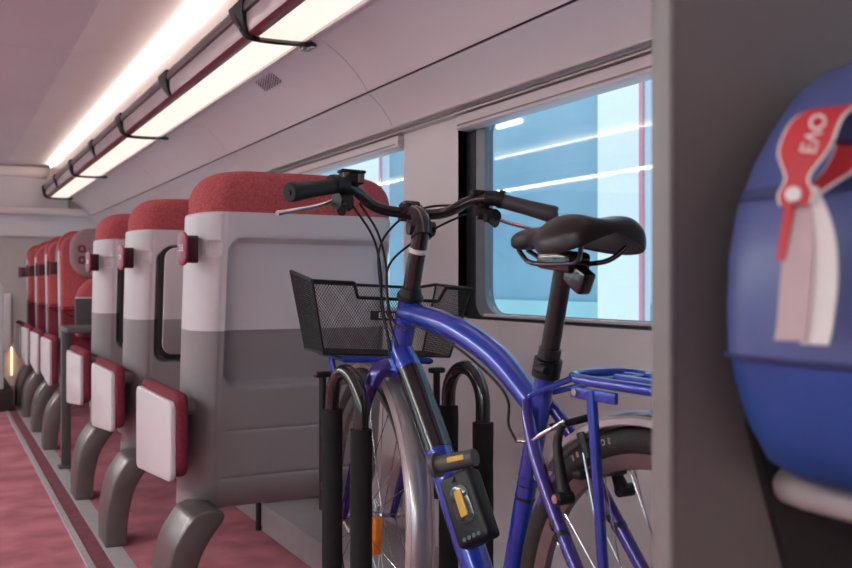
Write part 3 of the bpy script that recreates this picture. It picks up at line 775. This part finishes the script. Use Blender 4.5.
# rear V-brake
mb = MB(); mb.box((BX-.05, 1.165, .640), (BX+.05, 1.185, .655), .005)
bk = bp(mb, 'rear_brake', M['black'])
for sx in (-1, 1):
    mb = MB(); mb.tube([(BX+sx*.045, 1.215, .722), (BX+sx*.050, 1.222, .69), (BX+sx*.056, 1.202, .635), (BX+sx*.058, 1.188, .61)], [.006, .008, .010, .013], 10, smooth=3)
    mb.cyl((BX+sx*.048, 1.188, .61), (BX+sx*.076, 1.188, .61), .011, 14); bp(mb, 'brake_arm', M['black'], bk)
mb = MB(); mb.cyl((BX-.076, 1.188, .61), (BX-.081, 1.188, .61), .007, 10); bp(mb, 'brake_bolt', M['steel'], bk); mb = MB(); mb.tube([(BX-.05, 1.335, .678), (BX-.046, 1.30, .683), (BX-.042, 1.27, .700), (BX-.02, 1.245, .722)], .0042, 8, smooth=3)
bp(mb, 'brake_noodle', M['steel'], bk)
mb = MB(); mb.tube([(BX-.035, 1.262, .710), (BX+.03, 1.245, .724)], .0065, 10); bp(mb, 'brake_boot', M['black'], bk)
# crank, chain side and derailleur
mb = MB(); mb.lathe([(.098, .055), (.098, .060), (.080, .060), (.080, .055)], BB, 48); mb.lathe([(.03, .052), (.03, .062), (0.001, .062), (.001, .052)], BB, 24)
for k in range(5): a = 2*PI*k/5; mb.box((BX+.054, -.007, 0), (BX+.060, .007, .085), .001, mtx=Matrix.Translation((0, BB.y, BB.z)) @ Matrix.Rotation(a, 4, 'X'))
bp(mb, 'chainring', M['alud'])
for sx in (-1, 1):
    mb = MB(); e = BB+Vector((sx*.085, sx*.155, -sx*.06)); mb.tube([BB+Vector((sx*.072, 0, 0)), e], [.014, .011], 12, flat=(1, .7))
    cr_ = bp(mb, 'crank', M['alud']); mb = MB(); mb.box(e+Vector((sx*.055-.045, -.035, -.011)), e+Vector((sx*.055+.045, .035, .011)), .006); bp(mb, 'pedal', M['black'], cr_)
mb = MB(); mb.tube([RH+Vector((.05, .03, .038)), BB+Vector((.057, -.04, .09))], .004, 6); mb.tube([RH+Vector((.055, .02, -.12)), BB+Vector((.057, -.03, -.094))], .004, 6); bp(mb, 'chain', M['alud'])
mb = MB(); mb.lathe([(.045, .036), (.045, .050), (.020, .050), (.020, .036)], RH, 24); mb.lathe([(.024, .046), (.024, .056), (.004, .056), (.004, .046)], RH+Vector((0, .01, -.06)), 18); mb.lathe([(.024, .046), (.024, .056), (.004, .056), (.004, .046)], RH+Vector((0, .03, -.115)), 18)
mb.box(RH+Vector((.056, -.006, -.125)), RH+Vector((.062, .04, -.03)), .002); bp(mb, 'derailleur', M['alud'])
mb = MB()
for k in range(7):    # gear guard seen through the rear wheel
    pass
mb.bm.free()
# front carrier and wire basket (turn with the fork)
mb = MB()
for sx in (-1, 1):
    mb.tube([(BX+sx*.11, 1.985, .768), (BX+sx*.11, 2.215, .768)], .006, 10)
    mb.tube([(BX+sx*.11, 2.10, .768), (BX+sx*.10, 2.092, .70), (BX+sx*.078, FH.y, .395)], .0075, 10, smooth=3)
mb.tube([(BX-.11, 1.99, .768), (BX+.11, 1.99, .768)], .008, 10); mb.tube([(BX-.11, 2.21, .768), (BX+.11, 2.21, .768)], .006, 10)
mb.tube([(BX, 1.99, .768), (BX, 1.93, .775)], .008, 10)
bp(mb, 'front_carrier', M['frame'], None, True)
BK = dict(y0t=1.962, y1t=2.205, y0b=1.985, y1b=2.175, wt=.199, wb=.158, zb=.780, zt=.948)
def bk_pt(side, t, v):
    """side faces as (t along, v up 0..1)"""
    wt = BK['wb']+(BK['wt']-BK['wb'])*v; ya = BK['y0b']+(BK['y0t']-BK['y0b'])*v; yb = BK['y1b']+(BK['y1t']-BK['y1b'])*v; z = BK['zb']+(BK['zt']-BK['zb'])*v
    if side == 0: return Vector((BX-wt+2*wt*t, ya, z))
    if side == 1: return Vector((BX+wt, ya+(yb-ya)*t, z+.012*v*t))
    if side == 2: return Vector((BX+wt-2*wt*t, yb, z+v*(.012*max(0, 1-t/.15)+.026*max(0, (t-.85)/.15))))
    return Vector((BX-wt, yb-(yb-ya)*t, z+.026*v*(1-t)))
def topv(side, t):
    if side == 0:     # notch in the rear rim, raised left end
        x = t
        v = 1.0
        if .27 < x < .80: v = .80
        elif .25 <= x <= .27: v = 1-(x-.25)/.02*.20
        elif .80 <= x <= .83: v = .80+(x-.80)/.03*.20
        return v
    return 1.0 + (.07*(1-abs(2*t-1)**.6) if False else 0)
wires = MB()
def diamond(f, nu, nv, inside):
    """diamond lattice quads over the unit square"""
    bm = wires.bm; vs = {}
    def V(i, j):
        if (i, j) not in vs: vs[(i, j)] = bm.verts.new(f(i/(2*nu), j/(2*nv)))
        return vs[(i, j)]
    for i in range(1, 2*nu):
        for j in range(1, 2*nv):
            if (i+j) % 2 == 0: continue
            if not inside(i/(2*nu), j/(2*nv)): continue
            bm.faces.new((V(i-1, j), V(i, j-1), V(i+1, j), V(i, j+1)))
for sd_, L in ((0, 54), (1, 30), (2, 54), (3, 30)):
    diamond(lambda u, v: bk_pt(sd_, u, v), L, 17, lambda u, v: v <= topv(sd_, u)-.01)
diamond(lambda u, v: Vector((BX-BK['wb']+2*BK['wb']*u, BK['y0b']+(BK['y1b']-BK['y0b'])*v, BK['zb'])), 42, 26, lambda u, v: True)
bas = bp(wires, 'basket', M['black'], None, True, 0)
wm = bas.modifiers.new('wire', 'WIREFRAME'); wm.thickness = .0013; wm.use_replace = True; wm.use_even_offset = False
mb = MB()
ring = [bk_pt(0, t, topv(0, t)) for t in [0, .1, .2, .245, .25, .27, .275, .4, .6, .79, .80, .83, .835, .92, 1]]
ring += [bk_pt(1, t, 1) for t in (.2, .5, .8)]+[bk_pt(2, t, 1) for t in (0, .15, .5, .85, 1)]+[bk_pt(3, t, 1) for t in (.2, .5, .8)]
ring.append(ring[0]); mb.tube(ring, .0042, 8)
bot = [bk_pt(s_, t, 0) for s_ in range(4) for t in (0, .5)]; bot.append(bot[0]); mb.tube(bot, .003, 8)
for (s_, t) in ((0, 0), (1, 0), (2, 0), (3, 0)): mb.tube([bk_pt(s_, t, 0), bk_pt(s_, t, 1)], .003, 8)
bp(mb, 'basket_rim', M['black'], bas, True)
mb = MB(); b0 = bk_pt(0, .465, .56)
mb.box(b0+Vector((-.042, -.006, -.011)), b0+Vector((.042, -.002, .011)), .002)
bad = bp(mb, 'badge', M['black'], bas, True)
text('badge_lettering', 'BASIL', .019, M['white'], Matrix.Translation(-Vector(RT)) @ STEER @ basis((1, 0, 0), (0, 0, 1), (0, -1, 0), b0+Vector((0, -.0066, 0))), bad)

# folding lock clamped to the down tube
LK = Vector((BX-.060, 1.490, .536)); LU = Vector((0, .582, .814)); LU.normalize()
LNn = Vector((-.86, -.42, .30)); LNn = (LNn-LU*LNn.dot(LU)).normalized(); LS = LU.cross(LNn).normalized()
LM = basis(LS, LU, LNn, LK) @ Matrix.Scale(1.02, 4); rt = tuple(LK)
lock = thing('folding_lock', 'black folding lock with yellow labels strapped to the blue down tube', 'bicycle lock', rt)
def lk(mb, n, m, par=None): return mb.xf(LM).build(n, m, par or lock, 40, rt)
body = lk(MB().box((-.036, -.075, -.022), (.036, .060, .022), .009, 3), 'body', M['black'])
lk(MB().pillow(rrect(-.019, -.040, .019, .034, .015, 6), lambda u, v, w: (u, v, .021+w), .003, .001, 2), 'window_recess', M['blackgloss'], body)
lk(MB().pillow(rrect(-.008, -.026, .008, .024, .003, 3), lambda u, v, w: (u, v, .0235+w), .004, .001, 2), 'yellow_plates', M['yellow'], body)
for v in (-.030, .012):
    for (xa, xb) in ((-.017, -.008), (.008, .017)): lk(MB().box((xa, v-.0025, .0245), (xb, v+.0025, .0265)), 'window_rib', M['black'], body)
lk(MB().box((-.0375, -.022, -.009), (-.0355, .020, .009), .001), 'side_label', M['yellow'], body)
mb = MB()
for k in range(4): mb.cyl((-.016+.0105*k, -.064, .021), (-.016+.0105*k, -.064, .0245), .0042, 10)
lk(mb, 'code_wheels', M['blackgloss'], body)
CR = Matrix.Translation((.046, .073, .004)) @ Matrix.Rotation(math.radians(-15), 4, 'Z') @ Matrix.Translation((-.046, -.076, -.004))
mb = MB(); mb.cyl((-.042, .076, .004), (.046, .076, .004), .0165, 24); mb.cyl((-.046, .076, .004), (-.036, .076, .004), .024, 24); mb.xf(CR)
cy = lk(mb, 'lock_cylinder', M['table'])
lk(MB().cyl((-.0475, .076, .004), (-.0460, .076, .004), .018, 24).cyl((-.0485, .076, .004), (-.0470, .076, .004), .004, 12).xf(CR), 'disc_cap', M['rim'], cy)
lk(MB().box((-.006, .072, .0198), (.030, .082, .0212), .0006).xf(CR), 'top_label', M['yellow'], cy)
lk(MB().box((-.03, -.05, -.034), (.028, .05, -.020), .004).cyl((-.004, .048, .020), (-.004, .048, .026), .005, 10), 'bracket', M['black'])

# ------------------------------------------------------------------ padded hoops of the bike stand
def hoop(name, X, ya, yb, zs, label):
    rt = (X, (ya+yb)/2, 0); h = thing(name, label, 'bike stand hoop', rt, 'padded black bike stand hoops')
    R = (yb-ya)/2; zc = .765-R-.017
    pts = [(X, ya, .0), (X, ya, zc*.5), (X, ya, zc)]+[(X, (ya+yb)/2-R*math.cos(PI*k/14), zc+R*math.sin(PI*k/14)) for k in range(1, 14)]+[(X, yb, zc), (X, yb, zc*.5), (X, yb, 0)]
    MB().tube(pts, .0175, 18).build('tube', M['blackgloss'], h, 50, rt)
    for y, z in ((ya, zs[0]), (yb, zs[1])):
        rows = [(X, y, .03+(z-.03)*k/24) for k in range(25)]
        MB().tube(rows, [.0245+random.uniform(-.0005, .0006) for _ in rows], 18).build('foam_sleeve', M['foam'], h, 50, rt)
        MB().cyl((X, y, 0), (X, y, .012), .05, 24).build('foot_flange', M['black'], h, 40, rt)
    mb = MB(); yy = yb+.062; mb.tube([(X, yy, .40), (X, yy, .725)], .009, 10, flat=(1, 1)); mb.box((X-.02, yy-.012, .722), (X+.02, yy+.012, .736), .004); mb.box((X-.006, yb, .58), (X+.006, yy, .60)); mb.box((X-.006, yb, .45), (X+.006, yy, .47))
    mb.build('latch_rod', M['black'], h, 40, rt)
hoop('bike_hoop', .830, 1.872, 2.042, (.628, .652), 'padded black hoop left of the front wheel, nearest the aisle')
hoop('bike_hoop', 1.130, 1.845, 2.010, (.625, .645), 'padded black hoop right of the front wheel, nearest the wall')

# ------------------------------------------------------------------ partition, luggage shelf and bag in the foreground
pf = [(.522, 0), (1.42, 0), (1.42, 1.45), (1.38, 1.47), (1.28, 1.58), (1.08, 1.74), (.522, 1.74)]
t = MB().prism(pf, lambda u, v, w: (u, .562+.016*w, v)).build('wall_partition', M['part'], smooth=0); struct(t)
struct(MB().prism([(.517, 0), (.5235, 0), (.5235, 1.74), (.517, 1.74)], lambda u, v, w: (u, .559+.022*w, v), .002).build('trim_13', M['parte'], smooth=30))
t = thing('luggage_shelf', 'luggage shelf with rounded pale metal rim under the blue bag', 'shelf', (.70, .30, .78)); rt = (.70, .30, .78)
MB().prism(rrect(.63, -.25, 1.40, .548, (.01, .01, .01, .03), 5), lambda u, v, w: (u, v, .768+.016*w)).build('board', M['darkp'], t, 40, rt)
MB().tube([(1.38, .552, .780), (.66, .552, .780), (.640, .548, .780), (.627, .535, .780), (.622, .515, .780), (.622, -.25, .780)], .0135, 14, flat=(1, 1.0)).build('rim', M['fenderp'], t, 50, rt)
struct(MB().prism([(.602, .90), (.604, .83), (.620, .785), (.650, .70), (.668, .60), (.70, .4), (.70, 0), (1.40, 0), (1.40, .90)], lambda u, v, w: (u, .554+.008*w, v)).build('trim_14', M['darkp'], smooth=0))  # near-black sheet standing in for the shade under the luggage shelf

bg = thing('travel_bag', 'blue tarpaulin bag with red and white tag standing on the luggage shelf', 'bag', (.74, .44, .795)); rt = (.74, .44, .795)
def sect(z, xl, xr, y0, y1, n=48, p=3.6):
    cx, cy, hx, hy = (xl+xr)/2, (y0+y1)/2, (xr-xl)/2, (y1-y0)/2; row = []
    for k in range(n):
        a = 2*PI*k/n; c_, s_ = math.cos(a), math.sin(a)
        row.append((cx+hx*math.copysign(abs(c_)**(2/p), c_), cy+hy*math.copysign(abs(s_)**(2/p), s_), z))
    return row
low = [sect(.796, 0.602, .93, .36, .525), sect(.800, 0.577, .95, .335, .530), (sect(.815, 0.549, .97, .320, .538)), sect(.845, 0.530, .98, .312, .543), sect(.875, 0.519, .985, .310, .546), sect(.897, 0.514, .985, .310, .547)]
MB().grid(low, True, True, True).build('lower_panel', M['bagblue'], bg, 60, rt)
upr = [sect(.896, 0.512, .987, .308, .548), sect(.93, 0.511, .985, .310, .548), sect(.97, 0.514, .98, .314, .548), sect(1.005, 0.524, .97, .322, .548), sect(1.04, 0.543, .955, .335, .546), sect(1.07, 0.565, .93, .350, .543), sect(1.10, 0.593, .90, .370, .538), sect(1.12, 0.622, .87, .390, .530), sect(1.130, 0.657, .84, .415, .515), sect(1.133, 0.687, .81, .44, .50)]
ub = MB().grid(upr, True, True, True).build('upper_panel', M['bag'], bg, 60, rt)
sq = sect(.897, 0.511, .988, .307, .550); sq.append(sq[0])
MB().tube(sq, .0022, 6).build('piping', M['navy'], bg, 50, rt)
MB().grid([sect(1.012, 0.524, .969, .3300, .5440), sect(1.02, 0.527, .9665, .3340, .5425)], True, True, True).build('top_seam', M['navy'], bg, 60, rt)
# navy carry handle on the near-left flank
mb = MB(); hp = [(.60, .475, 1.058), (.535, .425, 1.055), (.530, .395, 1.052), (.550, .350, 1.048), (.590, .310, 1.042)]
mb.tube(hp, .010, 12, smooth=5, flat=(.5, 1.1)); mb.build('handle', M['navy'], bg, 50, rt)

tg = thing('luggage_tag', 'red ribbon with white paper tag looped over the blue bag handle', 'luggage tag', (.538, .43, .91)); rt = (.538, .43, .91)
def ribbon(pts, wv, name, m, par, th=.0012, k=6):
    """pts: centre line, wv: half-width vectors"""
    P, _ = spline([Vector(p) for p in pts], [0]*len(pts), k); Wv, _ = spline([Vector(w) for w in wv], [0]*len(wv), k)
    rows = []
    for i, p in enumerate(P):
        t_ = (P[min(i+1, len(P)-1)]-P[max(0, i-1)]).normalized(); n_ = t_.cross(Wv[i]).normalized()*th
        rows.append([p-Wv[i]-n_, p+Wv[i]-n_, p+Wv[i]+n_, p-Wv[i]+n_])
    return MB().grid(rows, True, True, True).build(name, m, par, 40, rt)
hv = Vector((.42, -.90, .0)).normalized()   # across the ribbon: along the bag's flank
DT = Vector((-.037, -.019, 0))
loop = [Vector(p)+DT for p in [(.5200, .4270, 1.000), (.5205, .4270, 1.008), (.522, .427, 1.018), (.527, .426, 1.036), (.537, .424, 1.056), (.551, .418, 1.064), (.566, .420, 1.060), (.572, .424, 1.044), (.560, .424, 1.026), (.541, .424, 1.014), (.526, .428, 1.004)]]
hw = [.0085, .0100, .0065, .0150, .0148, .0135, .012, .010, .009, .0065, .0060]
lp = ribbon(loop, [hv*w for w in hw], 'ribbon', M['tagred'], tg)
ribbon([p+Vector((-.0004, -.0003, 0)) for p in loop], [hv*(w+.0014) for w in hw], 'ribbon_edge', M['paper'], lp, .0007)
dn = Vector((-.90, -.42, .28)).normalized()
rowt = Vector((.33, -.10, .94)).normalized(); colt = dn.cross(rowt).normalized()
text('lettering', 'EVO', .0145, M['paper'], basis(rowt, -colt, dn, Vector((.5310, .4225, 1.046))+DT-Vector(rt)), lp, .0012)
mb = MB(); pc = Vector((.5195, .4275, 1.0065))+DT; mb.cyl(pc, pc+dn*.003, .005, 16); mb.build('stud', M['paper'], lp, 40, rt)
tl = ribbon([Vector(p)+DT for p in [(.526, .4270, 1.010), (.524, .4265, .985), (.520, .4260, .955), (.516, .4255, .925), (.513, .4250, .914)]], [hv*w for w in (.005, .0085, .0095, .0095, .0095)], 'paper_tag', M['paperp'], tg)
ribbon([Vector(p)+DT for p in [(.528, .4205, 1.012), (.531, .4165, .985), (.5300, .4145, .955), (.525, .4140, .925), (.522, .4140, .912)]], [hv*w for w in (.003, .0075, .009, .009, .0085)], 'white_sleeve', M['paper'], tl, .0016)
ribbon([Vector(p)+DT for p in [(.520, .4305, 1.004), (.5185, .433, .985), (.516, .435, .965)]], [hv*w for w in (.003, .003, .0025)], 'red_flag', M['tagred'], tl)

# ------------------------------------------------------------------ what stands beyond the glass
t = thing('neighbouring_train', 'blurred blue train with white pillars standing beyond the window', 'train', (2.85, 4, -.4)); rt = (2.85, 4, -.4)
MB().box((2.835, 4.25, 1.842), (2.865, 4.49, 1.866), .008).build('tube_reflection', M['streak'], t, 0, rt)  # glowing bar put in as a tube light's reflection in the pane
MB().box((2.86, -6, -.4), (3.2, 30, 3.0)).build('body', M['bluebody'], t, 0, rt)
MB().box((2.84, -6, .2), (2.862, 30, .86), .003).build('sill_band', M['tealbody'], t, 0, rt)
for (a_, b_) in ((3.195, 3.50), (5.95, 6.7), (.2, .6), (9.5, 10.2), (14, 15)):
    p_ = MB().box((2.78, a_, -.4), (2.90, b_, 3.0), .01).build('pillar', M['whitebody'], t, 0, rt)
    MB().box((2.775, a_-.022, -.4), (2.79, a_, 3.0)).build('edge_line', M['redline'], p_, 0, rt)

# ------------------------------------------------------------------ light, camera
wd = bpy.data.worlds.new('sky'); sc.world = wd; wd.use_nodes = True
nt = wd.node_tree; bgn = nt.nodes['Background']
tc = nt.nodes.new('ShaderNodeTexCoord'); sp = nt.nodes.new('ShaderNodeSeparateXYZ'); rp_ = nt.nodes.new('ShaderNodeValToRGB')
nt.links.new(tc.outputs['Generated'], sp.inputs[0]); nt.links.new(sp.outputs['Z'], rp_.inputs[0]); nt.links.new(rp_.outputs[0], bgn.inputs[0])
rp_.color_ramp.elements[0].color = (.82, .90, 1, 1); rp_.color_ramp.elements[1].color = (1, .98, .97, 1)
bgn.inputs[1].default_value = .72
sn = bpy.data.lights.new('sun', 'SUN'); so = bpy.data.objects.new('sun', sn); COL.objects.link(so)
sn.energy = .4; sn.angle = math.radians(25); so.rotation_euler = Vector((-.62, -.25, .95)).to_track_quat('Z', 'Y').to_euler()

for sgn in (1, -1):     # the cove tubes wash the ceiling
    ln = bpy.data.lights.new('cove_tube', 'AREA'); lo_ = bpy.data.objects.new('cove_tube', ln); COL.objects.link(lo_)
    ln.shape = 'RECTANGLE'; ln.size = .016; ln.size_y = Y1-Y0-.4; ln.energy = 7.5; ln.color = (1, .86, .72)
    lo_.location = (.920 if sgn == 1 else mir(.920), (Y0+Y1)/2, 2.038)
    zv = Vector((sgn*.80, 0, -.60)).normalized(); lo_.rotation_euler = basis(Vector((0, 1, 0)).cross(zv), (0, 1, 0), zv, (0, 0, 0)).to_euler()
cam = bpy.data.cameras.new('camera'); co = bpy.data.objects.new('camera', cam); COL.objects.link(co)
cam.sensor_width = 36; cam.lens = 920/852*36; cam.clip_start = .02
co.location = (0, 0, .95); co.rotation_euler = (PI/2, 0, -math.atan(488/920))
cam.dof.use_dof = True; cam.dof.focus_distance = 2.0; cam.dof.aperture_fstop = 6.3
sc.camera = co
sc.view_settings.view_transform = 'Standard'; sc.view_settings.look = 'None'; sc.view_settings.gamma = 1.0
sc.view_settings.use_curve_mapping = False; sc.view_settings.exposure = 1.45
sc.cycles.max_bounces = 12; sc.cycles.diffuse_bounces = 6; sc.cycles.transparent_max_bounces = 16
